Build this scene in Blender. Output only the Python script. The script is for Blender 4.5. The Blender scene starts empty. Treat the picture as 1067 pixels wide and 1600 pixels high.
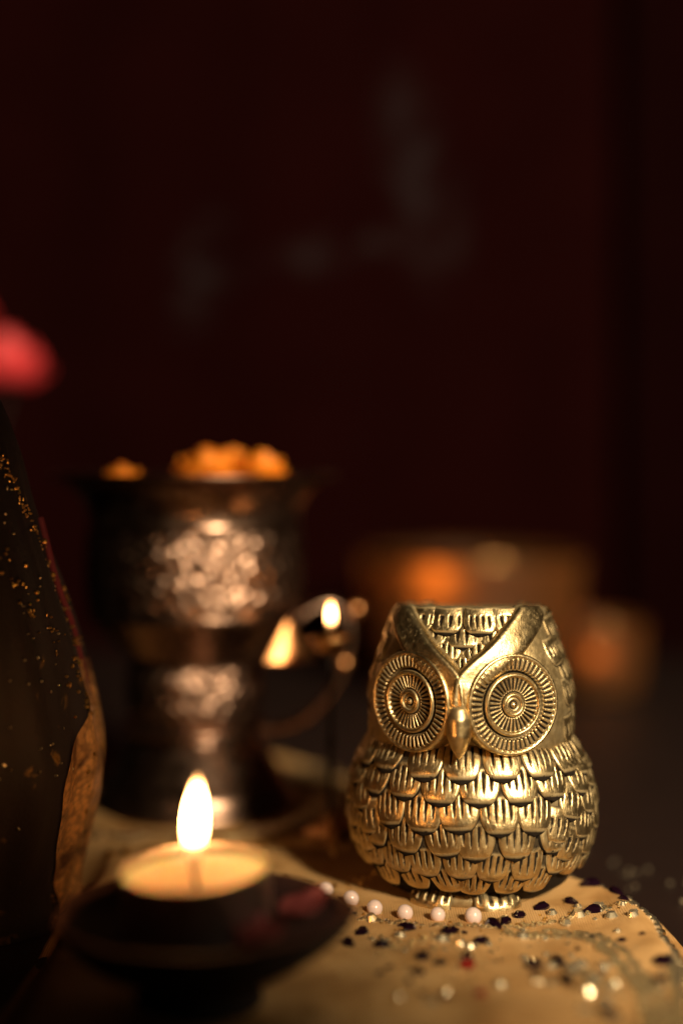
import bpy, math, random
import numpy as np
from mathutils import Vector, Matrix
random.seed(7); rng = np.random.default_rng(7)
R = math.radians
CM = 0.01                                   # all shapes below are written in centimetres
sc = bpy.context.scene
col = sc.collection

# ------------------------------------------------------------------ camera, light, exposure
cam_d = bpy.data.cameras.new('camera'); cam = bpy.data.objects.new('camera', cam_d); col.objects.link(cam)
cam.location = (0, 0, 13.7*CM); cam.rotation_euler = (R(90), 0, 0)
cam_d.sensor_fit = 'VERTICAL'; cam_d.sensor_height = 36; cam_d.sensor_width = 24
cam_d.lens = 50; cam_d.shift_y = -0.05
cam_d.clip_start = 0.01; cam_d.clip_end = 20
cam_d.dof.use_dof = True; cam_d.dof.focus_distance = 0.428; cam_d.dof.aperture_fstop = 2.0
sc.camera = cam

w = bpy.data.worlds.new('World'); sc.world = w; w.use_nodes = True
bg = w.node_tree.nodes['Background']
bg.inputs[0].default_value = (1.0, 0.55, 0.35, 1); bg.inputs[1].default_value = 0.004

def lamp(name, kind, loc, energy, color, **kw):
    d = bpy.data.lights.new(name, kind); o = bpy.data.objects.new(name, d); col.objects.link(o)
    d.energy = energy; d.color = color; o.location = Vector(loc)*CM
    for k, v in kw.items(): setattr(d, k, v)
    return o
# the room's one warm lamp: in front, right and above; the edge of its beam crosses the cloth
KEY = Vector((44, -31, 51))
key = lamp('key_lamp', 'SPOT', KEY, 104, (1.0, 0.80, 0.53), shadow_soft_size=0.09, spot_blend=0.08)
edge = (Vector((1.6, 40, 0)) - KEY).normalized()
axis = (Matrix.Rotation(R(-52), 3, 'Z') @ edge + Vector((0, 0, .38))).normalized()
key.data.spot_size = 2*axis.angle(edge)
key.rotation_euler = axis.to_track_quat('-Z', 'Y').to_euler()

vs = sc.view_settings
vs.view_transform = 'Standard'; vs.look = 'None'; vs.exposure = 0; vs.gamma = 1; vs.use_curve_mapping = False
cy = sc.cycles
cy.use_denoising = True
try: cy.denoiser = 'OPENIMAGEDENOISE'
except Exception: pass
cy.caustics_reflective = False; cy.caustics_refractive = False
cy.max_bounces = 8; cy.sample_clamp_indirect = 4; cy.volume_bounces = 0
cy.use_adaptive_sampling = False

# ------------------------------------------------------------------ helpers
def tag(o, label=None, cat=None, group=None, kind=None):
    for k, v in (('label', label), ('category', cat), ('group', group), ('kind', kind)):
        if v: o[k] = v
    return o
def link(o, parent=None):
    col.objects.link(o)
    if parent: o.parent = parent
    return o
def empty(name, loc=(0,0,0), rz=0, scale=1):
    o = bpy.data.objects.new(name, None); o.empty_display_size = .01
    o.location = Vector(loc)*CM; o.rotation_euler.z = rz; o.scale = (scale,)*3
    return link(o)
def mesh(name, V, F, mat, parent=None, attr=None, smooth=True, loc=None):
    me = bpy.data.meshes.new(name)
    me.from_pydata((np.asarray(V, float)*CM).tolist(), [], F if isinstance(F, list) else F.tolist())
    if attr is not None:
        a = me.attributes.new('patina_shade', 'FLOAT', 'POINT'); a.data.foreach_set('value', np.asarray(attr, np.float32).ravel())
    me.materials.append(mat)
    if smooth: me.polygons.foreach_set('use_smooth', [True]*len(me.polygons))
    me.update()
    o = bpy.data.objects.new(name, me)
    if loc is not None: o.location = Vector(loc)*CM
    return link(o, parent)
def grid_faces(nu, nv, wrap=False, flip=False):
    i = np.arange(nu if wrap else nu-1)[:, None]; j = np.arange(nv-1)[None, :]
    a = i*nv + j; b = ((i+1) % nu)*nv + j
    f = np.stack([a, b, b+1, a+1], -1).reshape(-1, 4)
    return f[:, ::-1] if flip else f
def grid(name, P, mat, parent=None, attr=None, wrap=False, flip=False, **kw):
    P = np.asarray(P); nu, nv = P.shape[:2]
    return mesh(name, P.reshape(-1, 3), grid_faces(nu, nv, wrap, flip), mat, parent, attr, **kw)
def smoothstep(a, b, x):
    t = np.clip((x-a)/(b-a), 0, 1); return t*t*(3-2*t)
def curve(pts, n=None, dens=None):
    """Catmull-Rom through pts, n samples evenly along the length"""
    p = np.asarray(pts, float); q = np.vstack([2*p[0]-p[1], p, 2*p[-1]-p[-2]]); out = []
    for i in range(1, len(q)-2):
        t = np.linspace(0, 1, 24, endpoint=False)[:, None]
        a, b, c, d = q[i-1], q[i], q[i+1], q[i+2]
        out.append(.5*(2*b + (c-a)*t + (2*a-5*b+4*c-d)*t**2 + (-a+3*b-3*c+d)*t**3))
    out = np.vstack(out + [p[-1:]])
    s = np.r_[0, np.cumsum(np.linalg.norm(np.diff(out, axis=0), axis=1))]
    if n is None: n = max(2, int(s[-1]*dens))
    u = np.linspace(0, s[-1], n)
    return np.stack([np.interp(u, s, out[:, k]) for k in range(p.shape[1])], 1)
def lathe(name, prof, mat, parent=None, n=72, fine=None, disp=None, loc=None, attr=None, wob=None):
    pr = curve(prof, fine) if fine else np.asarray(prof, float)
    ph = np.linspace(0, 2*math.pi, n, endpoint=False)[:, None]
    r = pr[None, :, 0] + 0*ph; z = pr[None, :, 1] + 0*ph
    if disp is not None: r = r + disp(ph, z)
    if wob is not None: r, z = wob(ph, r, z)
    P = np.stack([r*np.sin(ph), -r*np.cos(ph), z], -1)
    return grid(name, P, mat, parent, wrap=True, loc=loc, attr=(np.zeros(P.shape[:2]) if attr is None else attr(ph, z)))
def ico(r=1, sub=1):
    import bmesh
    bm = bmesh.new(); bmesh.ops.create_icosphere(bm, subdivisions=sub, radius=r)
    V = np.array([v.co[:] for v in bm.verts]); F = np.array([[v.index for v in f.verts] for f in bm.faces]); bm.free()
    return V, F
def tube(path, rad, n=12):
    path = np.asarray(path, float); m = len(path); rad = np.broadcast_to(rad, (m,))
    T = np.gradient(path, axis=0); T /= np.linalg.norm(T, axis=1)[:, None]
    ref = np.array([0, 1, 0.01]); A = np.cross(T, ref); A /= np.linalg.norm(A, axis=1)[:, None]; B = np.cross(T, A)
    ph = np.linspace(0, 2*math.pi, n, endpoint=False)
    return path[None] + rad[None, :, None]*(np.cos(ph)[:, None, None]*A + np.sin(ph)[:, None, None]*B)

# ------------------------------------------------------------------ materials
class NT:
    def __init__(s, name):
        s.m = bpy.data.materials.new(name); s.m.use_nodes = True; s.t = s.m.node_tree; s.t.nodes.clear()
        s.out = s.n('ShaderNodeOutputMaterial')
    def n(s, typ, **kw):
        x = s.t.nodes.new(typ)
        for k, v in kw.items(): setattr(x, k, v)
        return x
    def l(s, a, b): s.t.links.new(a, b)
    def val(s, sock, v):
        if hasattr(v, 'links'): s.l(v, sock)
        else: sock.default_value = v
    def noise(s, scale, detail=4, rough=.55, coord='Object', dist=0):
        tc = s.n('ShaderNodeTexCoord'); x = s.n('ShaderNodeTexNoise')
        x.inputs['Scale'].default_value = scale; x.inputs['Detail'].default_value = detail
        x.inputs['Roughness'].default_value = rough; x.inputs['Distortion'].default_value = dist
        s.l(tc.outputs[coord], x.inputs['Vector']); return x.outputs['Fac']
    def ramp(s, fac, stops):
        x = s.n('ShaderNodeValToRGB'); e = x.color_ramp.elements
        while len(e) < len(stops): e.new(.5)
        for i, (p, c) in enumerate(stops):
            e[i].position = p; e[i].color = (*c, 1) if len(c) == 3 else c
        s.l(fac, x.inputs[0]); return x.outputs[0]
    def mix(s, f, a, b):
        x = s.n('ShaderNodeMix', data_type='RGBA'); s.val(x.inputs[0], f)
        for k, v in ((6, a), (7, b)): s.val(x.inputs[k], v if hasattr(v, 'links') else (*v, 1))
        return x.outputs[2]
    def math(s, op, a, b=0, clamp=False):
        x = s.n('ShaderNodeMath', operation=op, use_clamp=clamp); s.val(x.inputs[0], a); s.val(x.inputs[1], b); return x.outputs[0]
    def bump(s, h, strength=.3, dist=.0003):
        x = s.n('ShaderNodeBump'); x.inputs['Strength'].default_value = strength; x.inputs['Distance'].default_value = dist
        s.l(h, x.inputs['Height']); return x.outputs[0]
    def pbr(s, base, rough=.5, metal=0, normal=None, **kw):
        p = s.n('ShaderNodeBsdfPrincipled')
        s.val(p.inputs['Base Color'], base if hasattr(base, 'links') else (*base, 1))
        s.val(p.inputs['Roughness'], rough); s.val(p.inputs['Metallic'], metal)
        if normal is not None: s.l(normal, p.inputs['Normal'])
        for k, v in kw.items(): s.val(p.inputs[k.replace('_', ' ')], v)
        s.l(p.outputs[0], s.out.inputs[0]); return s.m

def m_antique_brass():
    t = NT('antique brass')
    pa = t.n('ShaderNodeAttribute', attribute_name='patina_shade').outputs['Fac']
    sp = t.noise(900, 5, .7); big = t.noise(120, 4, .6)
    # blackened patina left in the cast lines, shade painted between feathers, plus freckles of tarnish of their own shape
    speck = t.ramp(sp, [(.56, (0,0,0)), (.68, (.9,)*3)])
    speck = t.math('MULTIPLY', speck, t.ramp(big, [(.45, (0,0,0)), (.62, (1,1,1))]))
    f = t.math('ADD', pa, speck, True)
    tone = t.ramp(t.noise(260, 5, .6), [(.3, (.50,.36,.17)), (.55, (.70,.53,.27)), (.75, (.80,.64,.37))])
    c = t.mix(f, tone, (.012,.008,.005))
    rough = t.ramp(t.noise(500, 4, .6), [(.3, (.28,)*3), (.7, (.44,)*3)])
    rough = t.math('ADD', rough, t.math('MULTIPLY', f, .4))
    spec = t.math('SUBTRACT', .5, t.math('MULTIPLY', f, .35))
    metal = t.math('SUBTRACT', 1, f)
    scr = t.n('ShaderNodeTexCoord'); mp = t.n('ShaderNodeMapping'); mp.inputs['Scale'].default_value = (2600, 900, 300)
    t.l(scr.outputs['Object'], mp.inputs[0]); ns = t.n('ShaderNodeTexNoise'); ns.inputs['Scale'].default_value = 1; ns.inputs['Detail'].default_value = 3
    t.l(mp.outputs[0], ns.inputs[0])
    h = t.math('ADD', t.math('MULTIPLY', ns.outputs['Fac'], .5), t.math('ADD', t.noise(1400, 3), t.math('MULTIPLY', t.noise(300, 3), 1.5)))
    return t.pbr(c, rough, metal, t.bump(h, .34, .00022), Specular_IOR_Level=spec)
def m_metal(name, c, r0, r1, scale=150, bump=.2):
    t = NT(name); n = t.noise(scale, 5, .6)
    base = t.mix(t.noise(scale*.4, 4), c, tuple(x*.55 for x in c))
    return t.pbr(base, t.ramp(n, [(.3, (r0,)*3), (.7, (r1,)*3)]), 1.0, t.bump(n, bump, .0004))
def m_simple(name, c, rough=.6, var=.35, scale=200, bump=.2, metal=0, **kw):
    t = NT(name); n = t.noise(scale, 5, .6)
    base = t.mix(n, tuple(x*(1-var) for x in c), tuple(min(1, x*(1+var)) for x in c))
    return t.pbr(base, rough, metal, t.bump(n, bump, .0004), **kw)
def m_glass(name, c, rough=.03, tw=.55):
    t = NT(name); return t.pbr(c, rough, 0, None, IOR=1.6, Transmission_Weight=tw, Coat_Weight=.6)
def m_cloth():
    t = NT('gold satin'); tc = t.n('ShaderNodeTexCoord')
    def wave(d, s):
        x = t.n('ShaderNodeTexWave', bands_direction=d); x.inputs['Scale'].default_value = s; x.inputs['Distortion'].default_value = .6
        x.inputs['Detail'].default_value = 1; t.l(tc.outputs['Object'], x.inputs[0]); return x.outputs['Fac']
    weave = t.math('MULTIPLY', wave('X', 420), wave('Y', 420))
    tone = t.ramp(t.noise(45, 4, .6), [(.32, (.40,.205,.068)), (.55, (.63,.37,.150)), (.8, (.73,.47,.22))])
    c = t.mix(t.math('MULTIPLY', weave, .55), tone, (.28,.15,.042))
    h = t.math('ADD', weave, t.math('MULTIPLY', t.noise(90, 3), 1.2))
    return t.pbr(c, .48, 0, t.bump(h, .55, .0003), Specular_IOR_Level=.25)
def m_brocade():
    t = NT('dark brocade'); tc = t.n('ShaderNodeTexCoord')
    v = t.n('ShaderNodeTexVoronoi'); v.inputs['Scale'].default_value = 130; t.l(tc.outputs['Object'], v.inputs['Vector'])
    thread = t.ramp(v.outputs['Distance'], [(.22, (1,1,1)), (.40, (0,0,0))])
    patch = t.ramp(t.noise(38, 4, .6, dist=.8), [(.58, (0,0,0)), (.68, (1,1,1))])
    f = t.math('MULTIPLY', thread, patch)
    c = t.mix(f, t.mix(t.noise(60, 4), (.006,.003,.003), (.020,.008,.006)), (.40,.22,.06))
    return t.pbr(c, t.math('SUBTRACT', .75, t.math('MULTIPLY', f, .4)), t.math('MULTIPLY', f, .8), t.bump(t.math('ADD', f, t.noise(700, 3)), .5, .0005))
def m_glow_gold():  # gold weave of the strip that stands in for candle glow
    t = NT('gold glow weave'); tc = t.n('ShaderNodeTexCoord')
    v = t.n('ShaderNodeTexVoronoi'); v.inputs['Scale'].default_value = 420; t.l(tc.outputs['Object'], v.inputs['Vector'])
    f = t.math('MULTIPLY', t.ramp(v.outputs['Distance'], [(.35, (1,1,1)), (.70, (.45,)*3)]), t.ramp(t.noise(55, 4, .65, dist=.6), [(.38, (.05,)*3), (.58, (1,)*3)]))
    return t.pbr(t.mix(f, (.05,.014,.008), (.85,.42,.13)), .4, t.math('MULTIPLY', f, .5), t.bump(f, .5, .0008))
def m_flame(name, strength, z0, z1):
    """a flame gives off light: clear and bluish at the wick, then hot"""
    t = NT(name); tc = t.n('ShaderNodeTexCoord'); sx = t.n('ShaderNodeSeparateXYZ'); t.l(tc.outputs['Object'], sx.inputs[0])
    u = t.n('ShaderNodeMapRange'); t.l(sx.outputs['Z'], u.inputs[0]); u.inputs[1].default_value = z0*CM; u.inputs[2].default_value = z1*CM
    c = t.ramp(u.outputs[0], [(0, (1.0,.36,.09)), (.3, (1.0,.43,.13)), (1, (1.0,.44,.13))])
    s = t.ramp(u.outputs[0], [(0, (.002,)*3), (.12, (.004,)*3), (.24, (.010,)*3), (.34, (.035,)*3), (.52, (1,)*3), (.78, (1,)*3), (1, (.05,)*3)])
    em = t.n('ShaderNodeEmission'); t.l(c, em.inputs[0]); t.l(t.math('MULTIPLY', s, strength), em.inputs[1])
    tr = t.n('ShaderNodeBsdfTransparent'); mx = t.n('ShaderNodeMixShader')
    t.l(t.ramp(u.outputs[0], [(0, (.35,)*3), (.35, (1,)*3)]), mx.inputs[0]); t.l(tr.outputs[0], mx.inputs[1]); t.l(em.outputs[0], mx.inputs[2])
    t.l(mx.outputs[0], t.out.inputs[0]); return t.m
def m_smoke(name, dens, seed):
    t = NT(name); tc = t.n('ShaderNodeTexCoord')
    ln = t.n('ShaderNodeVectorMath', operation='LENGTH'); mp = t.n('ShaderNodeMapping'); t.l(tc.outputs['Generated'], mp.inputs[0])
    mp.inputs['Location'].default_value = (-1,-1,-1); mp.inputs['Scale'].default_value = (2,2,2); t.l(mp.outputs[0], ln.inputs[0])
    fall = t.ramp(ln.outputs['Value'], [(.0, (1,1,1)), (.95, (0,0,0))])
    ns = t.n('ShaderNodeTexNoise'); mq = t.n('ShaderNodeMapping'); t.l(tc.outputs['Object'], mq.inputs[0])
    mq.inputs['Location'].default_value = (seed, seed*.7, 0); t.l(mq.outputs[0], ns.inputs[0])
    ns.inputs['Scale'].default_value = 42; ns.inputs['Detail'].default_value = 3; ns.inputs['Distortion'].default_value = 1.2
    d = t.math('MULTIPLY', t.math('MULTIPLY', t.ramp(ns.outputs['Fac'], [(.46, (0,0,0)), (.68, (1,1,1))]), fall), dens)
    pv = t.n('ShaderNodeVolumePrincipled'); pv.inputs['Color'].default_value = (.80,.84,.95,1); pv.inputs['Anisotropy'].default_value = 0
    t.l(d, pv.inputs['Density']); t.l(pv.outputs[0], t.out.inputs['Volume']); return t.m

def m_amber():
    t = NT('amber glass'); n = t.noise(60, 3)
    return t.pbr((.85,.36,.08), .62, 0, t.bump(n, .3, .002), Transmission_Weight=.95, IOR=1.3)
M = dict(
    owl=m_antique_brass(), cloth=m_cloth(), brocade=m_brocade(),
    silver=m_metal('tarnished silver', (.38,.235,.165), .22, .38), brass=m_metal('old brass', (.72,.38,.14), .22, .34),
    wall=m_simple('maroon wall', (.0100,.0018,.0017), .9, .3, 14, .15, Specular_IOR_Level=0.0), table=m_simple('dark table', (.016,.008,.006), .45, .4, 60),
    panel=m_simple('dark panel', (.006,.0013,.0013), .9, .3, 20, Specular_IOR_Level=0.0),
    wax=m_simple('candle wax', (.84,.68,.48), .45, .04, 90, .1, Subsurface_Weight=.6, Subsurface_Scale=.006),
    foil=m_metal('thin aluminium', (.80,.72,.64), .38, .55, 250), wick=m_simple('charred wick', (.035,.015,.008), .9),
    glaze=m_simple('painted clay', (.05,.016,.012), .75, .45, 140), clay=m_simple('dark clay', (.012,.006,.004), .9, .4, 120),
    pearl=m_simple('pearl', (.78,.60,.54), .27, .04, 90, .03, Coat_Weight=.6, Sheen_Weight=.2),
    dark_gem=m_glass('plum crystal', (.018,.005,.014)), clear_gem=m_simple('foil-backed crystal', (.85,.72,.48), .26, .1, 200, .0, .85, Coat_Weight=1.0), red_gem=m_glass('red crystal', (.45,.01,.015)),
    bead=m_simple('silver bead', (.90,.80,.58), .34, .1, 300, .0, 1.0), gold_bead=m_metal('gold sequin', (.85,.55,.20), .28, .4, 300),
    marigold=m_simple('marigold petal', (.92,.24,.008), .6, .25, 300, Subsurface_Weight=.2, Subsurface_Scale=.003),
    glow_gold=m_glow_gold(),
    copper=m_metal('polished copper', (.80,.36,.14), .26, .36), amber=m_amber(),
    dry_petal=m_simple('dry rose petal', (.26,.05,.045), .6, .5, 160),
    rose=m_simple('rose petal', (.80,.06,.07), .55, .3, 200), red=m_simple('red piping', (.12,.006,.008), .8),
    flame=m_flame('candle flame', 110, 0, 2.5), flame2=m_flame('lamp flame', 40, 0, 1.25), flame3=m_flame('votive flame', 5, 0, 2.6), flame4=m_flame('small votive flame', 2.2, 0, 1.6),
    smoke1=m_smoke('incense smoke', 2.6, 1.3), smoke2=m_smoke('incense smoke', 2.8, 4.1),
)

# ------------------------------------------------------------------ setting
P = np.array([[(-150, y, -1.1), (150, y, -1.1)] for y in (12, 60, 112)], float)
tag(grid('table', P, M['table'], flip=True), kind='structure')
xs = np.linspace(-120, 120, 160); zs = np.linspace(-1.1, 120, 8)
yy = 112 + .5*np.sin(xs*.21) + .35*np.sin(xs*.53+1)
P = np.stack([np.repeat(xs[:, None], 8, 1), np.repeat(yy[:, None], 8, 1), np.repeat(zs[None], 160, 0)], -1)
tag(grid('wall', P, M['wall'], flip=True), kind='structure')
def box(name, lo, hi, mat, parent=None):
    (a, b, c), (d, e, f) = lo, hi
    V = [(a,b,c),(d,b,c),(d,e,c),(a,e,c),(a,b,f),(d,b,f),(d,e,f),(a,e,f)]
    return mesh(name, V, [[3,2,1,0],[4,5,6,7],[0,1,5,4],[1,2,6,5],[2,3,7,6],[3,0,4,7]], mat, parent, smooth=False)
tag(box('door_panel', (21.8, 108, -1.08), (70, 110.5, 119), M['panel']), 'dark upright panel at the right edge behind the owl', 'panel')

# tablecloth: a runner whose right and rear edge falls to the table
EDGE = curve([(8.3,22),(9.0,31),(9.5,37),(9.6,41),(9.2,44.6),(7.6,47.2),(4.8,50.5),(2.6,55),(1.2,60),(-.5,64),(-4,66.5)], 150)
def edge_dist(x, y):
    q = np.stack([x, y], -1)[..., None, :] - EDGE
    d = np.sqrt((q**2).sum(-1)); i = d.argmin(-1); d = d.min(-1)
    T = np.gradient(EDGE, axis=0)[i]; qq = np.take_along_axis(q, i[..., None, None], -2)[..., 0, :]
    return d*np.sign(-(T[..., 0]*qq[..., 1] - T[..., 1]*qq[..., 0])*-1)   # + inside (left of the edge)
def left_x(y): return -8.4 - 4.6*smoothstep(48, 55, np.asarray(y, float))
def cloth_z(x, y):
    x = np.asarray(x, float); y = np.asarray(y, float); d = edge_dist(x, y)
    zz = .07*np.sin(.55*x+.35*y) + .06*np.sin(1.3*x-.7*y+1) + .035*np.sin(2.1*y+.8*x) + .03*np.sin(2.9*x+1.3*y+2*np.sin(.6*y))
    zz = zz + .05*np.abs(np.sin(.9*x-1.5*y+.8*np.sin(.7*x)))*smoothstep(3, 7, x)
    calm = 1 - .9*np.exp(-(((x-4.1)/4.5)**2 + ((y-45.6)/4)**2)**2)
    return zz*calm - 1.06*smoothstep(.75, -.55, d) + .10*np.exp(-((d-.95)/.5)**2) - 1.06*smoothstep(left_x(y)+.7, left_x(y)-.4, x)
off = np.r_[np.linspace(-.75, 1.8, 34), np.linspace(2.0, 30, 90)]
T = np.gradient(EDGE, axis=0); T /= np.linalg.norm(T, axis=1)[:, None]
fy = np.linspace(22, 66, 150); far = np.stack([left_x(fy) - .6, fy], 1)
out = EDGE + np.stack([T[:, 1], -T[:, 0]], 1)*.75
inn = far - out; ln = np.linalg.norm(inn, axis=1)[:, None]
tt = np.r_[np.linspace(0, .09, 40), np.linspace(.095, 1, 150)]
XY = out[:, None] + inn[:, None]*tt[None, :, None]
Z = cloth_z(XY[..., 0], XY[..., 1])
cloth = tag(grid('tablecloth', np.dstack([XY, Z]), M['cloth'], flip=True), 'gold satin cloth sewn with pearls, beads and crystals under the owl', 'tablecloth')
mo = cloth.modifiers.new('thickness', 'SOLIDIFY'); mo.thickness = .05*CM; mo.offset = -1

# sewn-on pearls, crystals and bead trims
def shared(name, me, loc, parent, rot=(0,0,0), s=1):
    o = bpy.data.objects.new(name, me); o.location = Vector(loc)*CM; o.rotation_euler = rot
    o.scale = (s,)*3 if np.isscalar(s) else s
    return link(o, parent)
def on_cloth(x, y, h=0): return (x, y, float(cloth_z(x, y)) + h)
V, F = ico(.245, 3)
pm = bpy.data.meshes.new('pearl'); pm.from_pydata((V*CM).tolist(), [], F.tolist()); pm.materials.append(M['pearl']); pm.polygons.foreach_set('use_smooth', [True]*len(F))
for x, y, s in [(.29,43.75,1.02),(1.0,43.0,1.0),(1.9,42.65,1.0),(2.86,42.35,.93),(3.9,42.2,1.05),(-.5,44.6,1)]:
    shared('pearl', pm, on_cloth(x, y, .2*s), cloth, s=s)
def gem_mesh(name, L, W, H, mat, tip):
    n = 12; V = []; 
    for ring, (k, z) in enumerate([(1, 0), (1, H*.35), (.55, H)]):
        for i in range(n):
            a = 2*math.pi*i/n; c = math.cos(a); s = math.sin(a)
            V.append((k*L*(c if c < 0 or not tip else c*(1+.35*c*c)), k*W*s*(1-.35*max(0, c) if tip else 1), z))
    F = [[r*n+i, r*n+(i+1) % n, (r+1)*n+(i+1) % n, (r+1)*n+i] for r in range(2) for i in range(n)] + [list(range(2*n, 3*n)), list(range(n))[::-1]]
    me = bpy.data.meshes.new(name); me.from_pydata((np.array(V)*CM).tolist(), [], F); me.materials.append(mat); return me
gd = gem_mesh('crystal', .27, .19, .20, M['dark_gem'], True); gc = gem_mesh('crystal', .22, .19, .19, M['clear_gem'], False); gr = gem_mesh('crystal', .22, .17, .18, M['red_gem'], False)
dark = [(1.99,41.4),(3.08,41.05),(3.94,40.45),(5.33,42.7),(6.12,43.4),(7.07,44.0),(8.6,44.6),(.59,41.28),(5.16,38.64),(5.88,38.84),(5.85,36.99),(7.96,45.3),(1.1,39.76),(2.21,38.74),(3.43,38.84),(4.85,42.2),(4.45,41.9),(8.7,38.7),(.21,40.03),(-1.5,41.2),(-2.2,38.3),(6.6,35.2),(7.6,42.9)]
clear = [(1.19,40.3),(1.68,40.84),(3.36,40.2),(3.6,40.0),(5.19,40.95),(6.34,42.9),(7.07,42.6),(8.0,42.2),(8.6,42.0),(5.62,38.25),(6.44,38.5),(7.02,38.35),(6.57,37.31),(6.99,36.85),(6.66,35.98),(4.11,37.08),(2.84,40.29),(6.62,42.1),(7.76,43.2),(6.1,37.9),(6.3,36.5),(-.4,42.2),(.9,42.2),(-1.2,43.4)]
for L_, me in ((dark, gd), (clear, gc), ([(3.54,36.32),(3.38,38.3),(-2.6,40.6)], gr)):
    for x, y in L_: shared('crystal', me, on_cloth(x, y, .02), cloth, (random.uniform(-.25,.25), random.uniform(-.25,.25), random.uniform(0, 6.3)), random.uniform(.85, 1.15))
def bead_strip(pts, dens, spread, r, mat, parent=cloth, surf=on_cloth, name='bead_trim'):
    V0, F0 = ico(1, 1); VV = []; FF = []; k = 0
    for x, y in curve(pts, dens=dens):
        x += random.gauss(0, spread); y += random.gauss(0, spread); rr = r*random.uniform(.6, 1.25)
        p = np.array(surf(x, y, rr*.7)); VV.append(V0*rr*np.array([1, 1, .8]) + p); FF.append(F0 + k); k += len(V0)
    return tag(mesh(name, np.vstack(VV), np.vstack(FF), mat, parent, smooth=False), kind='stuff')
bead_strip([(4.78,41.2),(5.86,41.0),(6.72,40.6),(7.36,39.25),(7.66,37.31),(7.59,35.55),(7.2,33.0)], 34, .07, .105, M['bead'])
bead_strip([(9.1,39.2),(8.6,36.5),(8.0,33.5)], 26, .07, .11, M['bead'])
bead_strip([(-.6,43.9),(.6,42.3),(2.02,41.9),(3.5,41.6),(5.03,41.8),(6.41,42.3),(7.65,42.9),(8.8,43.2)], 12, .10, .09, M['bead'])
bead_strip([(6.2,38.2),(6.6,37.4),(6.9,36.4)], 30, .25, .085, M['bead'])
bead_strip([(-10,52.0),(-7.5,51.2),(-5,51.4),(-2,53.6),(-.2,58.5),(-1,62)], 9, .2, .17, M['bead'])
bead_strip([(-1,56),(-.5,58),(-1.5,60),(-2.5,63)], 16, .5, .16, M['bead'])
bead_strip([(-6,46),(-3,46.2),(0,45.4),(.8,47)], 10, .35, .09, M['gold_bead'])
bead_strip([(.6,41.0),(1.6,40.2),(3.2,39.6),(4.2,40.4)], 10, .3, .07, M['bead'])
bead_strip([(-7.5,33.4),(-4,33.2),(-1,34.5),(1.5,36)], 10, .5, .08, M['gold_bead'])

# beaded hem along the falling edge, and stray beads and crystals
def off_edge(d, i0, i1, st):
    N_ = np.stack([T[:, 1], -T[:, 0]], 1); return [tuple(EDGE[i] - N_[i]*d) for i in range(i0, i1, st)]
bead_strip(off_edge(.30, 20, 90, 4), 20, .10, .12, M['bead'])
bead_strip(off_edge(.0, 20, 90, 4), 14, .12, .10, M['gold_bead'])
def table_pt(x, y, h=0): return (x, y, -1.1 + h)
bead_strip([(11,33),(12,38),(12.5,44),(11,50),(8,54),(6,58)], 3, .9, .09, M['bead'], surf=lambda x, y, h=0: (x, y, max(-1.1, float(cloth_z(x, y)) if edge_dist(np.array(x), np.array(y)) > -.6 else -1.1) + h))
bead_strip([(2,37),(4,39.5),(6,40.2),(8,37),(6,34.5)], 5, .8, .075, M['bead'])
bead_strip([(5.9,41.5),(7.0,41.1),(7.75,39.6),(8.02,37.4),(7.95,35.4),(7.6,32.8)], 26, .06, .09, M['bead'])
bead_strip([(.8,39.2),(2.2,40.4),(3.6,40.9)], 10, .25, .075, M['bead'])
bead_strip([(-7.8,49),(-5,49.6),(-2,51),(1,50.5)], 9, .5, .14, M['gold_bead'])
bead_strip([(.5,42),(3,41),(6,42.6),(8.3,43.6)], 9, .5, .06, M['gold_bead'])
ps = [(random.uniform(.5, 9), random.uniform(34.5, 44)) for _ in range(150)]
ps = [p for p in ps if not (1.3 < p[0] < 7.0 and p[1] > 42.4) and not (3.2 < p[0] < 5.0 and p[1] < 40)][:72]
for i, (x, y) in enumerate(ps):
    shared('crystal', (gd, gc, gc)[i % 3], on_cloth(x, y, .02), cloth, (random.uniform(-.3,.3), random.uniform(-.3,.3), random.uniform(0, 6.3)), random.uniform(.40, .75))

# ------------------------------------------------------------------ brass owl (local frame: faces -Y, base at z = 0)
OWL = empty('owl_figurine', (4.14, 45.6, float(cloth_z(4.14, 45.6)) + .02), R(-11), 1.045)
tag(OWL, 'antique brass owl figurine with round ringed eyes standing on gold cloth', 'figurine')
class Surf:
    def __init__(s, pts, n, extra=None):
        c = curve(pts, 200); s.c = c; s.n = n; s.extra = extra
        d = np.linalg.norm(np.diff(c[:, [0, 2]], axis=0), axis=1); s.s = np.r_[0, np.cumsum(d)]; s.L = s.s[-1]
    def t_of_z(s, z): return np.interp(z, s.c[:, 0], s.s)
    def base(s, ph, t):
        z = np.interp(t, s.s, s.c[:, 0]); a = np.interp(t, s.s, s.c[:, 1]); b = np.interp(t, s.s, s.c[:, 2])
        r = (np.abs(np.sin(ph)/a)**s.n + np.abs(np.cos(ph)/b)**s.n)**(-1/s.n)
        return np.stack([r*np.sin(ph), -r*np.cos(ph), z + 0*ph], -1)
    def norm(s, ph, t):
        e = 1e-3; a = s.base(ph+e, t)-s.base(ph-e, t); b = s.base(ph, t+e)-s.base(ph, t-e)
        n = np.cross(a, b); return n/np.maximum(np.linalg.norm(n, axis=-1, keepdims=True), 1e-9)
    def at(s, ph, t, h=0):
        ph, t = np.broadcast_arrays(ph, t); h = np.asarray(h)
        if s.extra is not None: h = h + s.extra(ph, np.interp(t, s.s, s.c[:, 0]))
        return s.base(ph, t) + s.norm(ph, t)*np.asarray(h)[..., None]
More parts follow.
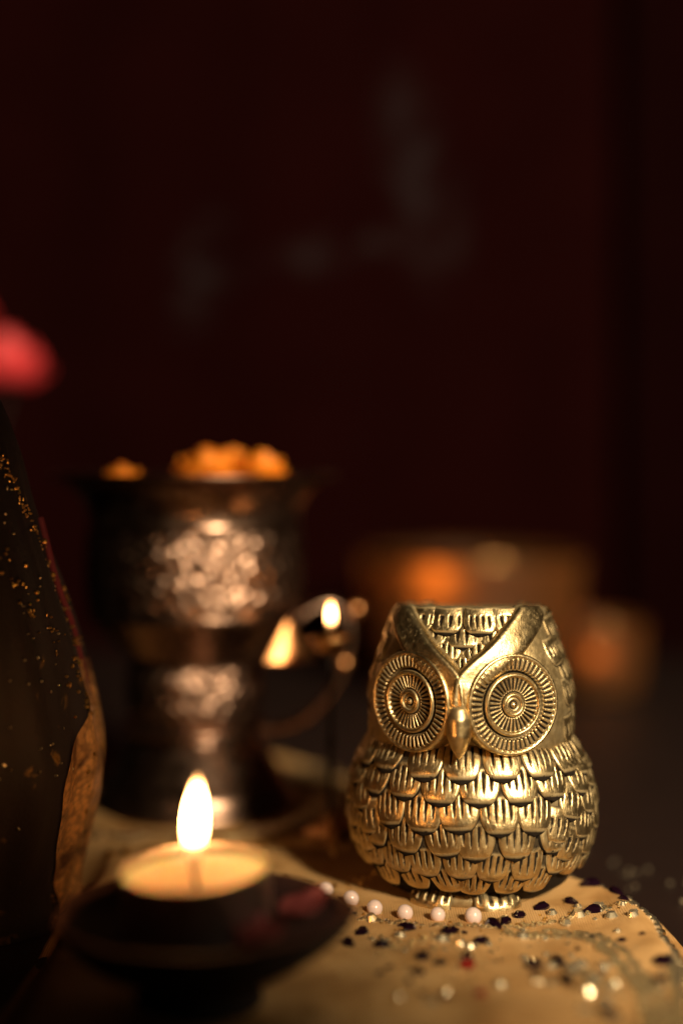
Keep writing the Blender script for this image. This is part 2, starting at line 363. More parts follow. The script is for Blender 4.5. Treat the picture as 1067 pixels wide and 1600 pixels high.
BODY_PTS = [(.05,2.2,1.8),(.3,2.68,1.95),(.54,2.96,2.2),(.95,3.10,2.56),(1.33,3.27,2.86),(2.11,3.46,3.12),(2.9,3.48,3.18),(3.68,3.38,3.08),(4.27,3.22,2.92),(4.66,3.06,2.72),(5.0,2.8,2.4)]
body = Surf(BODY_PTS, 2.0)
WZ, WH = 2.5, 1.85
def wing_h(ph, z):
    q = (( np.abs(ph) - R(92))/R(47))**2 + ((z-WZ)/WH)**2
    return .26*np.sqrt(np.clip(1-q, 0, 1))
wing_s = Surf(BODY_PTS, 2.0, wing_h)
HEAD_PTS = [(4.22,2.6,2.2),(4.45,2.92,2.45),(4.9,3.02,2.6),(5.6,3.05,2.66),(6.3,3.02,2.66),(6.9,2.88,2.58),(7.55,2.64,2.44),(8.1,2.46,2.25),(8.6,2.34,2.08),(8.82,2.28,1.98)]
head = Surf(HEAD_PTS, 2.45)
ph = np.linspace(-math.pi, math.pi, 160, endpoint=False)[:, None]
def closed(surf, cap_lo, cap_hi, name, dip=0, pat=1.0):
    t = np.linspace(0, surf.L, 90)[None]
    Pm = surf.at(ph + 0*t, t + 0*ph)
    if dip: Pm[..., 2] += dip*smoothstep(7.9, 8.8, Pm[..., 2])*(np.clip(np.abs(Pm[..., 0])/2.2, 0, 1.1)**2 - .5)
    if dip: Pm[..., 2] -= .095*(Pm[..., 1]+1.98)*smoothstep(7.8, 8.82, Pm[..., 2])
    lo = []; hi = []
    for k in (0, .5, .9): lo.append(Pm[:, :1]*np.array([k, k, 0]) + np.array([0, 0, cap_lo])*(1) )
    for k in (.93, .6, .3, 0):
        h_ = Pm[:, -1:]*np.array([k, k, 0]); zz = Pm[:, -1:, 2:]
        h_[..., 2:] = zz*(k) + (cap_hi - (.25 if dip else 0))*(1-k) + (.05 if k > .9 else 0); hi.append(h_)
    Pm = np.concatenate(lo + [Pm] + hi, 1)
    pa = np.full(Pm.shape[:2], pat)
    if dip: pa[:, -5:] = .2
    return grid(name, Pm, M['owl'], OWL, pa, wrap=True)
closed(body, .05, 5.0, 'body')
head_o = closed(head, 4.22, 8.76, 'head', dip=.02, pat=.12)

def feather(surf, p0, z0, W, L, parent, grooves=5, lift=.24, tilt=0, name='feather', gmax=.68, depth=.06, seed=None, sgn=1, sink=.035, lip_shade=.02):
    """one cast feather: domed, ridged above, plain lip below, raised edge"""
    r = np.random.default_rng(seed); ns, nt = 57, 24
    s = np.linspace(-1, 1, ns)[:, None]; t = np.linspace(0, 1, nt)[None]
    wd = W*np.where(t < .50, .96+.04*t/.50, np.clip(1-((t-.50)/.50)**2.0, 0, 1)**.5)
    wd = np.maximum(wd, .03*W)
    x = s*wd; v = t*L
    X = x*math.cos(tilt) - v*math.sin(tilt)*1; Vv = x*math.sin(tilt) + v*math.cos(tilt)
    t0 = surf.t_of_z(z0); e = 1e-3
    dphi = np.linalg.norm(surf.base(p0+e, t0)-surf.base(p0-e, t0))/(2*e); dt = np.linalg.norm(surf.base(p0, t0+e)-surf.base(p0, t0-e))/(2*e)
    PH = p0 + X/dphi; TT = np.clip(t0 - (Vv - L*.55)/dt, 0.01, surf.L-.01)
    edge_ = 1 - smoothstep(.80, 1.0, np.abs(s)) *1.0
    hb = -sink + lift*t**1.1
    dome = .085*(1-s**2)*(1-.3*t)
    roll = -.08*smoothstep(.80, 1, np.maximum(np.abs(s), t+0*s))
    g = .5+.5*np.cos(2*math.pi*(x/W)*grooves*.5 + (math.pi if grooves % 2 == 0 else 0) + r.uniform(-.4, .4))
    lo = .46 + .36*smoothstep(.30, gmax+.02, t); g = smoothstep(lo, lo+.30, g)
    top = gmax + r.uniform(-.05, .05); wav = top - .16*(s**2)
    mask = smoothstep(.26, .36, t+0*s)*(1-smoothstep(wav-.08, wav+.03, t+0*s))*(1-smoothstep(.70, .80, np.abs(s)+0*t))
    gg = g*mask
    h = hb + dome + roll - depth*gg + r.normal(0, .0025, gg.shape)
    pat = np.clip(1.0*smoothstep(.06, .36, gg) + 1.0*smoothstep(.84, .90, np.maximum(np.abs(s), t+0*s)) + .95*(1-smoothstep(lip_shade, lip_shade+.10, t+0*s+.10*s**2)), 0, 1)  # slits hold patina; rim and top band paint the shade between feathers
    Pt = surf.at(PH, TT, h)
    # skirt down to the body
    sk = surf.at(PH, TT, np.minimum(h-.05, -.05))
    top_ = Pt.reshape(-1, 3); F = grid_faces(ns, nt)
    idx = np.arange(ns*nt).reshape(ns, nt); rim = np.r_[idx[0, :], idx[:, -1][1:], idx[-1, ::-1][1:]]
    Vt = np.vstack([top_, sk.reshape(-1, 3)[rim]]); nb = ns*nt; k = len(rim)
    Fs = np.stack([rim[:-1], rim[1:], nb+np.arange(1, k), nb+np.arange(k-1)], 1)
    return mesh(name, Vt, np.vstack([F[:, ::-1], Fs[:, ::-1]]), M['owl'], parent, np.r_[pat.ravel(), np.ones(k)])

# belly rows
sd = 0
rows = [(1.06, .5), (1.60, 0), (2.34, .5), (3.10, 0), (3.86, .5), (4.50, 0)]
for k, (z0, o) in enumerate(rows):
    rr = np.interp(z0, body.c[:, 0], body.c[:, 1]); pitch = 1.24*(.90 if k < 2 else 1)
    n = 5
    for i in range(-n, n+1):
        p = (i+o)*pitch/rr + rng.normal(0, .018)
        if abs(p) > (R(61) if z0 < 3.5 else R(100)): continue
        sd += 1
        feather(body, p, z0 + rng.normal(0, .035), pitch*.515*rng.uniform(.94, 1.05), 1.5*rng.uniform(.94, 1.06)*(.85 if k < 2 else 1), OWL, int(rng.choice([5, 6, 6])), seed=sd, tilt=rng.normal(0, .06)+.05*np.sign(p), gmax=.72, lip_shade=.20)
# wings
for sgn in (-1, 1):
    zz = np.linspace(.75, 5.1, 60)[None]; pp = np.linspace(R(44), R(140), 60)[:, None]
    q = ((pp-R(92))/R(47))**2 + ((zz-WZ)/WH)**2
    a = np.linspace(0, 2*math.pi, 80, endpoint=False)[:, None]; rad = np.linspace(0, 1, 26)[None]
    PH = R(92) + R(47)*rad*np.cos(a); ZZ = WZ + WH*rad*np.sin(a)
    hh = wing_h(PH, ZZ) - .01
    Pm = body.at(sgn*PH, body.t_of_z(ZZ), hh - .06*(rad > .99))
    wing = grid('wing', Pm, M['owl'], OWL, np.full(Pm.shape[:2], .75), wrap=True, flip=(sgn > 0))
    for k, z0 in enumerate([1.3, 1.9, 2.5, 3.1, 3.7, 4.15]):
        for i in range(0, 6):
            p = R(54) + (i + (.5 if k % 2 else 0))*R(17.5)
            qq = ((p-R(92))/R(47))**2 + ((z0-WZ)/WH)**2
            if qq > 1.0: continue
            sd += 1
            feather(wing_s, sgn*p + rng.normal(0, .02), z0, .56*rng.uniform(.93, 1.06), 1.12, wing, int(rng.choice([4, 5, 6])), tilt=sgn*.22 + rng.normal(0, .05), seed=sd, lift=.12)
# forehead rows
for z0, xs_ in [(7.14, (0,)), (7.56, (-.48, .48)), (7.95, (-.95, 0, .95)), (8.33, (-1.42, -.48, .48, 1.42))]:
    rr = np.interp(z0, head.c[:, 0], head.c[:, 2])
    for x in xs_:
        sd += 1
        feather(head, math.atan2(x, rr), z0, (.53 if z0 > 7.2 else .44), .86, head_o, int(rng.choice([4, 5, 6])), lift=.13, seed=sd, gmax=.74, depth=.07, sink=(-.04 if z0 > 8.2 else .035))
# sides of the head
for sgn in (-1, 1):
    for k, z0 in enumerate([5.1, 5.6, 6.2, 6.8, 7.4, 8.0]):
        for i in range(4):
            p = sgn*(R(66 if z0 > 6.5 else 74) + (i + (.5 if k % 2 else 0))*R(19)); sd += 1
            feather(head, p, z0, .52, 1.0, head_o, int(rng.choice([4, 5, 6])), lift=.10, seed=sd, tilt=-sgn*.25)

# brows: two flat bars from the ear corners meeting over the beak
def brow(sgn):
    ends = curve([(R(57)*sgn, 8.80), (R(42)*sgn, 8.22), (R(22)*sgn, 7.36), (R(6)*sgn, 6.70), (R(1.5)*sgn, 6.12)], 60)
    nw = 25; wv = np.linspace(-1, 1, nw)
    P = np.zeros((60, nw, 3)); pa = np.zeros((60, nw))
    p3 = head.at(ends[:, 0], head.t_of_z(ends[:, 1])); N = head.norm(ends[:, 0], head.t_of_z(ends[:, 1]))
    p3[:, 2] += np.interp(ends[:, 1], [8.5, 8.78], [0, .02])
    T = np.gradient(p3, axis=0); T /= np.linalg.norm(T, axis=1)[:, None]; B = np.cross(N, T)*sgn; B /= np.linalg.norm(B, axis=1)[:, None]
    half = np.interp(np.linspace(0, 1, 60), [0, .10, .6, .82, 1], [.48, .52, .50, .46, .34])
    high = np.interp(np.linspace(0, 1, 60), [0, .1, .5, .85, 1], [.20, .32, .62, .95, .98])
    for j, q in enumerate(wv):
        prof = (1-abs(q)**4.5)**.55 if q > -0 else (1-abs(q)**7)**.5
        prof *= (.86 + .14*(-q))
        P[:, j] = p3 + B*(q*half)[:, None] + N*(high*prof - .10*(abs(q) > .97))[:, None]
        pa[:, j] = .95*(abs(q) > .93)
    P[..., 2] = np.minimum(P[..., 2], 8.84 + .03*np.sin(P[..., 0]*5))
    P = np.concatenate([(P[:1].mean(1, keepdims=True) - N[:1, None]*.1) + 0*P[:1], P], 0); pa = np.vstack([pa[:1], pa])
    return grid('brow', P, M['owl'], head_o, pa, flip=(sgn > 0))
brow(-1); brow(1)
# beak
nb = 40; u = np.linspace(0, 1, nb)
bz = 6.20 - 1.58*u
by = -(2.66 + .62*np.sin(math.pi*np.clip(u*.78+.18, 0, 1))**.8 - .10*u)
by = np.interp(u, [0, .06, .25, .55, .8, 1], [-3.42, -3.60, -3.74, -3.76, -3.62, -3.40])
bw = np.interp(u, [0, .05, .2, .4, .6, .8, .93, 1], [.22, .34, .39, .40, .35, .24, .13, .02])
a = np.linspace(0, 2*math.pi, 32, endpoint=False)[:, None]
P = np.stack([bw*np.sin(a), by + .55*0 + (1-np.cos(a))*.5*(1.0*np.sqrt(bw/.36)), bz + 0*a], -1)
grid('beak', P, M['owl'], head_o, np.repeat(np.interp(u, [0, .03, .06, 1], [1, .8, .05, 0])[None], 32, 0), wrap=True)
# eyes
def ring(name, prof_r, hfun, parent, ticks=None, n=240, axisM=None):
    pr = np.asarray(prof_r); a = np.linspace(0, 2*math.pi, n, endpoint=False)[:, None]
    h, pa = hfun(pr[None], a)
    P = np.stack([pr*np.cos(a), pr*np.sin(a), h + 0*a], -1)*1.05
    P = P@axisM[:3, :3].T + axisM[:3, 3]
    return grid(name, P, M['owl'], parent, pa + 0*a, wrap=True)
def pulses(a, n, ph, duty=.35):
    return smoothstep(.25, .75, .5+.5*np.cos(a*n+ph))
for sgn in (-1, 1):
    az = R(33)*sgn; N = np.array([math.sin(az), -math.cos(az), .02]); N /= np.linalg.norm(N)
    Xa = np.array([math.cos(az), math.sin(az), 0]); Ya = np.cross(N, Xa)
    Am = np.eye(4); Am[:3, 0] = Xa; Am[:3, 1] = Ya; Am[:3, 2] = N; Am[:3, 3] = (1.45*sgn, -2.64, 6.12)
    ro = np.r_[.90, .94, np.linspace(.96, 1.24, 20), 1.27, 1.30, 1.34, 1.38, 1.40, 1.41, 1.41, 1.38]
    jit = rng.uniform(0, 6)
    def rim(r, a):
        base = np.interp(r, [.90, .94, 1.27, 1.31, 1.36, 1.395, 1.405], [-.04, .06, .07, .12, .12, .07, 0]) + 0*a
        k = len(ro); drop = np.zeros(k); drop[-3:] = (-.10, -.45, -.9); 
        base = base + drop
        band = smoothstep(.93, .985, r)*(1-smoothstep(1.23, 1.275, r))
        g = pulses(a, 50, jit)*band; base = base + .055*band*(1-smoothstep(.35,.9,g)) - .03*g
        pa = np.clip(1.0*smoothstep(.15, .6, g) + .9*(r < .935) + .25*(np.abs(drop) > .3), 0, 1)
        return base, pa
    eye = ring('eye', ro, rim, head_o, axisM=Am, n=600)
    ri = np.r_[.34, .36, np.linspace(.38, .74, 18), .755, .78, .82, .85, .87, .89, .90]
    def inner(r, a):
        base = np.interp(r, [.34, .38, .74, .765, .80, .84, .87, .90], [0, .07, .08, .12, .15, .13, .05, -.06]) + 0*a
        band = smoothstep(.38, .42, r)*(1-smoothstep(.70, .75, r)); g = pulses(a, 32, jit*2)*band
        base = base - .065*g
        return base, np.clip(1.0*smoothstep(.15, .6, g) + 1.0*(r > .865) + .9*(r < .365), 0, 1)
    ring('inner_ring', ri, inner, eye, axisM=Am, n=420)
    rp = np.array([0, .03, .06, .085, .10, .12, .14, .16, .18, .20, .21, .23, .26, .29, .32, .335, .35])
    def pup(r, a):
        h = np.interp(r, [0, .06, .09, .115, .15, .175, .20, .22, .26, .31, .335, .35], [.14, .12, .05, .05, .09, .09, .06, .10, .14, .13, .08, -.02]) + 0*a
        return h, np.clip(1.0*((r > .08) & (r < .125)) + .8*((r > .19) & (r < .215)) + .9*(r > .33), 0, 1) + 0*a
    ring('pupil', rp, pup, eye, axisM=Am, n=48)
# feet and base ring
lathe('base', [(0, 0), (2.05, 0), (2.14, .08), (2.14, .26), (2.0, .45)], M['owl'], OWL, attr=lambda p, z: .45+0*p+0*z)
for sgn in (-1, 1):
    s = np.linspace(-1, 1, 61)[:, None]; t = np.linspace(0, 1, 24)[None]
    cx = 1.02*sgn; ph0 = sgn*R(27)
    toe = .5+.5*np.cos(2*math.pi*s*2.5 + math.pi); gtoe = smoothstep(.45, .95, 1-toe)
    wv = .74*(1-.10*t)
    front = -.30*(1-np.abs(s)**3.2)*(1-.55*t**2) ; hh = .7*np.sin(math.pi*.5*np.clip(t*1.25, 0, 1))
    band = smoothstep(.22, .36, t)*(1-smoothstep(.78, .95, t)); grv = gtoe*band*(1-smoothstep(.8, .95, np.abs(s)))
    yy = -2.20 + front + .55*t**2.2 + .07*grv
    xx = s*wv; zz = .0 + .74*t + 0*s
    c_, s_ = math.cos(ph0), math.sin(ph0)
    P = np.stack([cx*.0 + xx*c_ - yy*s_*1 + 0*t, xx*s_ + yy*c_ + 0*t, zz], -1)
    grid('foot', P, M['owl'], OWL, np.clip(.95*smoothstep(.3, .8, grv) + .8*(np.abs(s) > .96) + .7*smoothstep(.9, 1, t), 0, 1))

# ------------------------------------------------------------------ tealight in a clay dish
DX, DY = -3.63, 36.2
dz = float(cloth_z(DX, DY)) + .05
dish = empty('clay_dish', (DX, DY, dz)); tag(dish, 'dark painted clay dish holding the burning tealight', 'dish')
def spout(ph_, r, z):
    f = np.exp(-((np.angle(np.exp(1j*(ph_-R(80)))))/R(24))**2)*smoothstep(2.2, 3.5, r)
    wv = .05*np.sin(ph_*9)*smoothstep(2.2, 3.5, r)
    return r + .42*f + wv, z + .10*f
lathe('bowl', [(0, 0), (1.5, 0), (1.62, .06), (1.5, .45), (1.9, .75), (2.8, 1.25), (3.35, 1.8), (3.58, 2.22), (3.60, 2.30)], M['clay'], dish, 96, 60, wob=spout)
lathe('inside_glaze', [(3.60, 2.30), (3.55, 2.34), (3.48, 2.30), (3.3, 2.0), (2.8, 1.78), (2.1, 1.70), (0, 1.68)], M['glaze'], dish, 96, 50, wob=spout)
TL = empty('tealight', (DX, DY, dz + 1.82)); TL.rotation_euler = (R(3.0), R(-3.0), 0)
tag(TL, 'lit round tealight candle with tall flame in the foreground', 'candle')
lathe('metal_cup', [(0, 0), (1.80, 0), (1.88, .05), (1.90, .2), (1.90, 1.56), (1.93, 1.60), (1.90, 1.63), (1.87, 1.60), (1.865, 1.4), (1.86, 1.0)], M['foil'], TL, 120)
lathe('wax', [(1.85, .2), (1.85, 1.26), (1.78, 1.16), (1.5, 1.10), (.5, 1.06), (.2, 1.02), (0, 1.01)], M['wax'], TL, 96, 60)
grid('wick', tube(curve([(0,0,.9),(0,-.02,1.2),(-.03,-.05,1.45),(-.07,-.06,1.68)], 14), .055, 10), M['wick'], TL, wrap=True)
def flame(name, parent, H, Rm, mat, base, lean):
    u = np.linspace(0, 1, 40); r = Rm*np.interp(u, [0, .05, .16, .3, .45, .6, .75, .88, .96, 1], [.10, .26, .52, .80, .97, 1, .78, .46, .20, .0])
    a = np.linspace(0, 2*math.pi, 32, endpoint=False)[:, None]
    P = np.stack([r*np.cos(a) + lean*u**1.5*H, r*np.sin(a), u*H + 0*a], -1)
    return grid(name, P, mat, parent, wrap=True, flip=True, loc=base)
flame('flame', TL, 2.62, .285, M['flame'], (-.02, -.06, 1.35), .09)
# a few rose petals in the dish
def petal(name, L, Wd, cup, mat, parent=None, loc=(0,0,0), rot=(0,0,0), label=None):
    s = np.linspace(-1, 1, 17)[:, None]; t = np.linspace(0, 1, 17)[None]
    wd = Wd*np.sin(math.pi*np.clip(t*.86+.07, 0, 1))**.7
    P = np.stack([s*wd, t*L + 0*s, cup*(s**2)*.5 + cup*(t-.4)**2 + .03*np.sin(7*s+9*t)], -1)
    o = grid(name, P, mat, parent, loc=loc); o.rotation_euler = rot
    mo = o.modifiers.new('thickness', 'SOLIDIFY'); mo.thickness = .03*CM
    return o
for k, (x, y, z, rz, rx, lab) in enumerate([(2.1,.5,1.96,-1.1,.2,'dark red rose petal lying in the dish, right of the tealight'), (1.3,-2.2,2.12,-.5,.1,'dark red rose petal lying in the dish, in front of the tealight')]):
    o = petal('rose_petal', 1.3, .6, .35, M['dry_petal'], None, (DX+x, DY+y, dz+z), (rx, .1, rz))
    tag(o, lab, 'petal', 'rose petals in the dish')

# ------------------------------------------------------------------ embossed silver goblet with marigolds
GX, GY = -5.86, 57.0; gz = float(cloth_z(GX, GY)) + .06
gob = empty('goblet', (GX, GY, gz)); tag(gob, 'tall embossed silver goblet with flared rim and handle, behind the tealight', 'goblet')
def emboss(amp, kx, kz):
    def f(p, z):
        h = np.sin(p*kx + 1.3*np.sin(z*kz))*np.sin(z*kz*1.7 + np.sin(p*kx*.5)) + .6*np.sin(p*kx*2.3+z*3)*np.sin(z*kz*2.9+1)
        return amp*np.tanh(1.6*h)
    return f
lathe('rim', [(4.45, 12.2), (4.75, 12.55), (5.2, 12.85), (5.68, 13.02), (5.72, 13.10), (5.62, 13.14), (5.1, 12.98), (4.6, 12.6), (4.2, 11.9)], M['silver'], gob, 96, 50)
lathe('bowl', [(4.2, 7.5), (4.25, 7.75), (4.18, 7.95), (4.18, 10.9), (4.26, 11.05), (4.2, 11.2), (4.22, 11.7), (4.45, 12.2)], M['silver'], gob, 96, 60)
lathe('embossed_band', [(4.19, 8.0), (4.24, 8.3), (4.27, 9.4), (4.24, 10.6), (4.19, 10.88)], M['silver'], gob, 300, 70, disp=emboss(.055, 40, 5.5))
lathe('stem', [(2.5, 3.3), (2.5, 5.7), (2.75, 6.0), (3.3, 6.6), (3.9, 7.2), (4.2, 7.5)], M['silver'], gob, 96, 50)
lathe('embossed_band', [(2.52, 3.55), (2.62, 3.9), (2.66, 4.6), (2.62, 5.3), (2.52, 5.6)], M['silver'], gob, 240, 60, disp=emboss(.05, 30, 6))
lathe('foot', [(3.9, 0), (4.1, .05), (4.12, .2), (3.9, .55), (3.75, .9), (3.4, 1.35), (2.95, 2.0), (2.55, 2.55), (2.4, 2.8), (2.75, 2.95), (2.9, 3.12), (2.75, 3.3), (2.5, 3.4)], M['silver'], gob, 96, 80)
lathe('inner_wall', [(4.2, 11.9), (4.0, 11.6), (3.9, 9), (0, 8.6)], M['silver'], gob, 72)
# strap handle
pth = curve([(3.5, 6.7), (4.4, 7.6), (5.4, 8.0), (6.1, 7.4), (6.15, 6.2), (5.6, 4.6), (4.5, 3.4), (3.2, 2.9), (2.7, 3.0)], 70)
wd = np.interp(np.linspace(0, 1, 70), [0, .12, .3, .6, 1], [1.0, .95, .55, .45, .5])
T2 = np.gradient(pth, axis=0); T2 /= np.linalg.norm(T2, axis=1)[:, None]; N2 = np.stack([-T2[:, 1], T2[:, 0]], 1)
a = np.linspace(0, 2*math.pi, 28, endpoint=False)[:, None]
ca, sa = np.cos(a), np.sin(a); th = .17*np.sign(ca)*np.abs(ca)**.8; wy = np.sign(sa)*np.abs(sa)**.6
P = np.stack([pth[:, 0] + th*N2[:, 0], -wy*wd, pth[:, 1] + th*N2[:, 1]], -1)
grid('handle', P, M['silver'], gob, wrap=True)
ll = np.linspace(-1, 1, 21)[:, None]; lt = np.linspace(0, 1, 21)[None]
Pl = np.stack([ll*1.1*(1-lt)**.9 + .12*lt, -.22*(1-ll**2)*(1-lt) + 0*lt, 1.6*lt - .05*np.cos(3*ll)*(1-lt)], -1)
glint_plate = grid('handle_glint', Pl, M['copper'], gob, loc=(3.85, -2.6, 5.95)); glint_plate.rotation_euler = (R(-12), 0, R(26))  # copper triangle added in place of the highlight at the handle's root
glint_plate.modifiers.new('thickness', 'SOLIDIFY').thickness = .12*CM
V_, F_ = ico(.34, 3)
for kx, kz in ((5.95, 5.6), (6.45, 7.75)): mesh('glint_ball', V_, F_, M['copper'], gob, loc=(kx, -.2, kz))  # copper balls added on the handle to give round glints near the flame

def flower_head(name, loc, rad, mat, label, cat, layers, plen, pw, group=None, flat=.6, tilt=(0,0,0)):
    VV = []; FF = []; k = 0
    s = np.linspace(-1, 1, 5)[:, None]; t = np.linspace(0, 1, 5)[None]
    for L_ in range(layers):
        el = R(8 + 78*L_/max(1, layers-1)); n = max(4, int((layers*1.7)*math.cos(el)) + 4)
        for i in range(n):
            az = 2*math.pi*(i + .5*(L_ % 2))/n + random.uniform(-.15, .15); l_ = plen*random.uniform(.8, 1.1); e = el + random.uniform(-.12, .12)
            wd_ = pw*np.sin(math.pi*np.clip(t*.75+.2, 0, 1))
            loc_ = np.stack([s*wd_, t*l_ + 0*s, .25*l_*(s**2)*.5 + .25*l_*t**2 + .05*np.sin(5*s + i)*t*l_], -1).reshape(-1, 3)
            c, sn = math.cos(e), math.sin(e)
            Y = loc_[:, 1] + rad*.45; Pq = np.stack([loc_[:, 0], Y*c - loc_[:, 2]*sn, (Y*sn + loc_[:, 2]*c)*flat/.6], 1)
            ca_, sa_ = math.cos(az), math.sin(az)
            VV.append(np.stack([Pq[:, 0]*ca_ - Pq[:, 1]*sa_, Pq[:, 0]*sa_ + Pq[:, 1]*ca_, Pq[:, 2]], 1)); FF.append(grid_faces(5, 5) + k); k += 25
    o = mesh(name, np.vstack(VV), np.vstack(FF), mat, loc=loc); o.rotation_euler = tilt
    return tag(o, label, cat, group)
zr = gz + 12.55
flower_head('marigold_flower', (GX+.75, GY-2.2, zr-.05), 1.5, M['marigold'], 'large orange marigold heaped at the middle of the goblet rim', 'flower', 8, .95, .42, 'marigolds on the goblet')
flower_head('marigold_flower', (GX+2.6, GY-2.0, zr+.0), 1.3, M['marigold'], 'orange marigold at the right end of the heap on the goblet', 'flower', 7, .85, .40, 'marigolds on the goblet', tilt=(.1,.25,1))
flower_head('marigold_flower', (GX+1.5, GY+.3, zr-.3), 1.6, M['marigold'], 'orange marigold at the back of the heap on the goblet', 'flower', 8, 1.05, .45, 'marigolds on the goblet', tilt=(0,.1,2))
flower_head('marigold_flower', (GX-2.45, GY-3.2, zr-.15), .85, M['marigold'], 'small orange marigold alone near the left of the goblet rim', 'flower', 6, .7, .36, 'marigolds on the goblet')

# ------------------------------------------------------------------ draped figure and red flower at the left
FX, FY = -14.0, 46.8
fig = empty('draped_figure', (FX, FY, -1.08), 0, 1.0); tag(fig, 'dark brocade draped figure with gold sequin edging at the left edge', 'figure')
fp = np.array([(5.2,0),(5.3,.5),(5.35,1.5),(5.75,3.0),(6.15,4.5),(6.2,6.0),(5.7,8.8),(5.15,11.1),(4.5,13.4),(4.15,15.2),(3.5,17.0),(2.3,18.3),(.9,18.9),(0,19.0)])
def folds(p, z):
    k = smoothstep(17, 9, z)
    return k*(.12*np.sin(p*13 + .25*z) + .06*np.sin(p*29 - .4*z + 1))
lathe('drape', fp, M['brocade'], fig, 400, 160, disp=folds)
fc = curve(fp, 300)
def fig_pt(p, z, h=0):
    r = np.interp(z, fc[:, 1], fc[:, 0]) + float(folds(np.array(p), np.array(z))) + h
    return np.array([r*math.sin(p), -r*math.cos(p), z])
def sequins(path, dens, spread, r, mat, name):
    V0, F0 = ico(1, 1); VV = []; FF = []; k = 0
    for p, z in curve([(a_*6, b_) for a_, b_ in path], dens=dens):
        p = p/6 + random.gauss(0, spread/6); z += random.gauss(0, spread); rr = r*random.uniform(.6, 1.3)
        ax = np.array([random.uniform(.4, 1) for _ in range(3)])
        VV.append(V0*rr*ax + fig_pt(p, min(z, 18.6), .03)); FF.append(F0+k); k += len(V0)
    return tag(mesh(name, np.vstack(VV), np.vstack(FF), mat, fig, smooth=False), kind='stuff')
sequins([(R(30), 17.6), (R(52), 16.2), (R(76), 14.2), (R(88), 12.4)], 26, .22, .07, M['gold_bead'], 'sequin_trim')
sequins([(R(55), 12.2), (R(72), 9.5), (R(84), 6.5), (R(80), 3.0), (R(72), .6)], 10, .35, .10, M['gold_bead'], 'sequin_trim')
sequins([(R(95), 12.0), (R(96), 8.5), (R(98), 5), (R(95), 1)], 12, .35, .12, M['gold_bead'], 'sequin_trim')
sequins([(R(5), 3), (R(25), 9), (R(50), 5), (R(70), 11), (R(40), 13), (R(15), 14)], 4, 1.2, .07, M['bead'], 'sequin_scatter')
pp = np.array([fig_pt(R(97) + .05*math.sin(z), z, .02) for z in np.linspace(13, .3, 60)])
grid('piping', tube(pp, .12, 10), M['red'], fig, wrap=True)
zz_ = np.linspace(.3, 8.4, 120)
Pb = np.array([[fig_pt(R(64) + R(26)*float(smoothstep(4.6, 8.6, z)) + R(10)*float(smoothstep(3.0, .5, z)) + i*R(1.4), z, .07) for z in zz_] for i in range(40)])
grid('candle_glow_strip', Pb, M['glow_gold'], fig)  # gold strip added where candlelight falls on the drape, standing in for its glow
for o in fig.children:                       # the figure leans forward
    for v in o.data.vertices: v.co.y -= v.co.z*.25
fl = flower_head('rose_flower', (-18.2, 77, 17.6), 1.9, M['rose'], 'red rose, blurred, above the draped figure at the left edge', 'flower', 8, 1.5, .95, flat=.75)
# its stem stands in a small vase hidden behind the figure
fl2 = flower_head('rose_flower', (-20.7, 77, 20.8), 1.5, M['rose'], 'darker red rose cut by the left edge, above the other rose', 'flower', 7, 1.3, .85, flat=.75)
vase = empty('flower_vase', (-20.5, 77, -1.08)); tag(vase, 'dark vase of roses behind the draped figure', 'vase')
lathe('vase_body', [(0,0),(2.2,0),(2.5,.6),(3.2,4),(2.6,7.5),(1.5,9),(1.9,10),(1.7,10),(1.3,9),(0,8.5)], M['clay'], vase, 64, 60)
for (tx, tz) in ((2.8, 19.6), (.3, 22.2)):
    grid('stem', tube(curve([(0,0,8.4),(tx*.3,0,13),(tx,0,tz)], 20), .14, 8), M['clay'], vase, wrap=True)

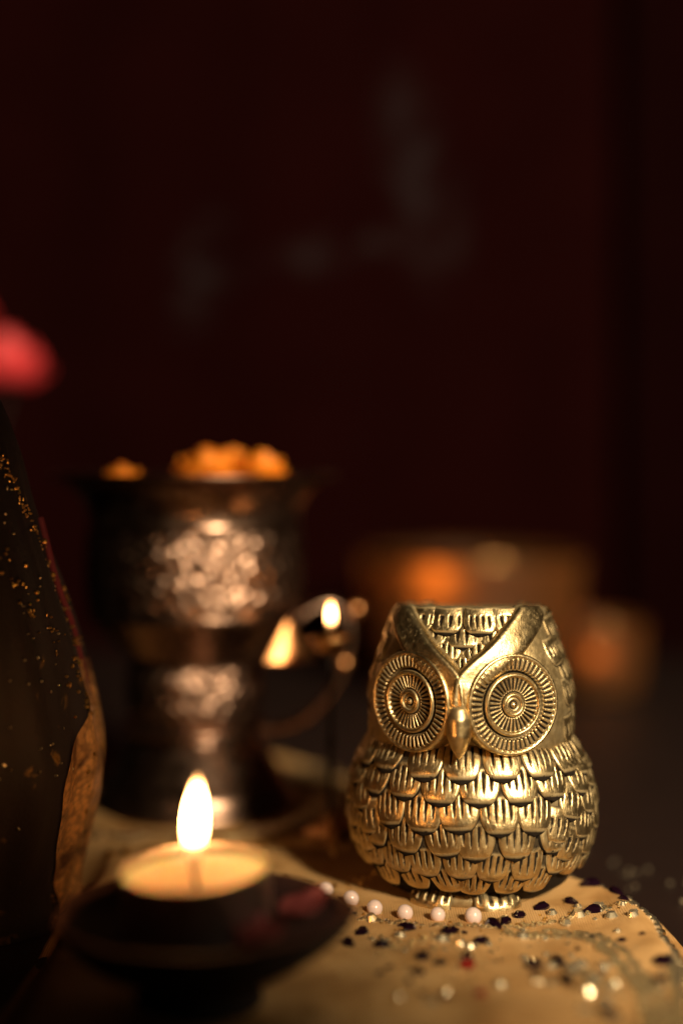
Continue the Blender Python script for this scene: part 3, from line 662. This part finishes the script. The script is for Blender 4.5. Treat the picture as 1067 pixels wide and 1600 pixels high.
# ------------------------------------------------------------------ small brass lamp on a stand, brass pot behind the owl
LX, LY = -.39, 52.0; lz = float(cloth_z(LX, LY)) + .04
lp = empty('oil_lamp', (LX, LY, lz)); tag(lp, 'thin brass oil lamp with small flame between goblet and owl', 'lamp')
lathe('base', [(0,0),(1.1,0),(1.15,.1),(.8,.35),(.3,.6),(.12,.9)], M['brass'], lp, 48, 30)
lathe('stem', [(.12,.9),(.10,3),(.22,3.3),(.10,3.6),(.09,6.2),(.16,6.5)], M['clay'], lp, 24, 60)
lathe('oil_cup', [(.16,6.5),(.5,6.7),(.78,7.1),(.80,7.2),(.72,7.15),(.4,6.9),(0,6.85)], M['brass'], lp, 48, 40)
flame('flame', lp, 1.25, .13, M['flame2'], (0, 0, 7.25), 0)

def votive(loc, r, h, fz, fr, fm, wl, label):
    o = empty('votive_glass', loc); tag(o, label, 'candle holder', 'amber votives at the back')
    lathe('glass', [(0, 0), (r*.75, 0), (r*.86, h*.06), (r*.97, h*.4), (r, h*.8), (r*1.03, h), (r*.99, h*1.01), (r*.94, h*.8), (r*.90, h*.4), (r*.78, h*.12), (0, h*.1)], M['amber'], o, 72, 60)
    lathe('rim', [(r*1.03, h), (r*1.07, h*1.02), (r*1.03, h*1.045), (r*.99, h*1.01)], M['brass'], o, 72, 20)
    lathe('wax', [(0, h*.12), (r*.70, h*.12), (r*.72, h*wl), (0, h*wl)], M['wax'], o, 48)
    for x, y in fr: flame('flame', o, fz, fz*.30, fm, (x, y, h*(wl+.02)), 0)
votive((8.4, 92, -1.08), 7.0, 8.6, 2.6, [(-2.3, -1.2)], M['flame3'], .62, 'large amber glass votive glowing behind the owl head')
votive((16.2, 90, -1.08), 2.9, 4.6, 1.6, [(0, -.3)], M['flame4'], .3, 'small amber glass votive glowing right of the owl')

# ------------------------------------------------------------------ incense smoke
def wisp(loc, size, rot, mat, label):
    V, F = ico(1, 3)
    o = mesh('smoke', V*np.array(size), F, mat, loc=loc); o.rotation_euler = rot
    return tag(o, label, 'smoke', kind='stuff')
wisp((4.2, 75, 28.2), (3.0, 2.5, 8.0), (0, R(-12), 0), M['smoke1'], 'faint tall wisp of smoke high above the owl')
wisp((-1.0, 75, 24.6), (6.5, 2.2, 1.5), (0, R(-14), 0), M['smoke1'], 'faint slanting wisp of smoke between the other two')
wisp((-7.4, 75, 23.5), (2.4, 2.0, 4.5), (0, R(18), 0), M['smoke2'], 'faint wisp of smoke above the goblet')
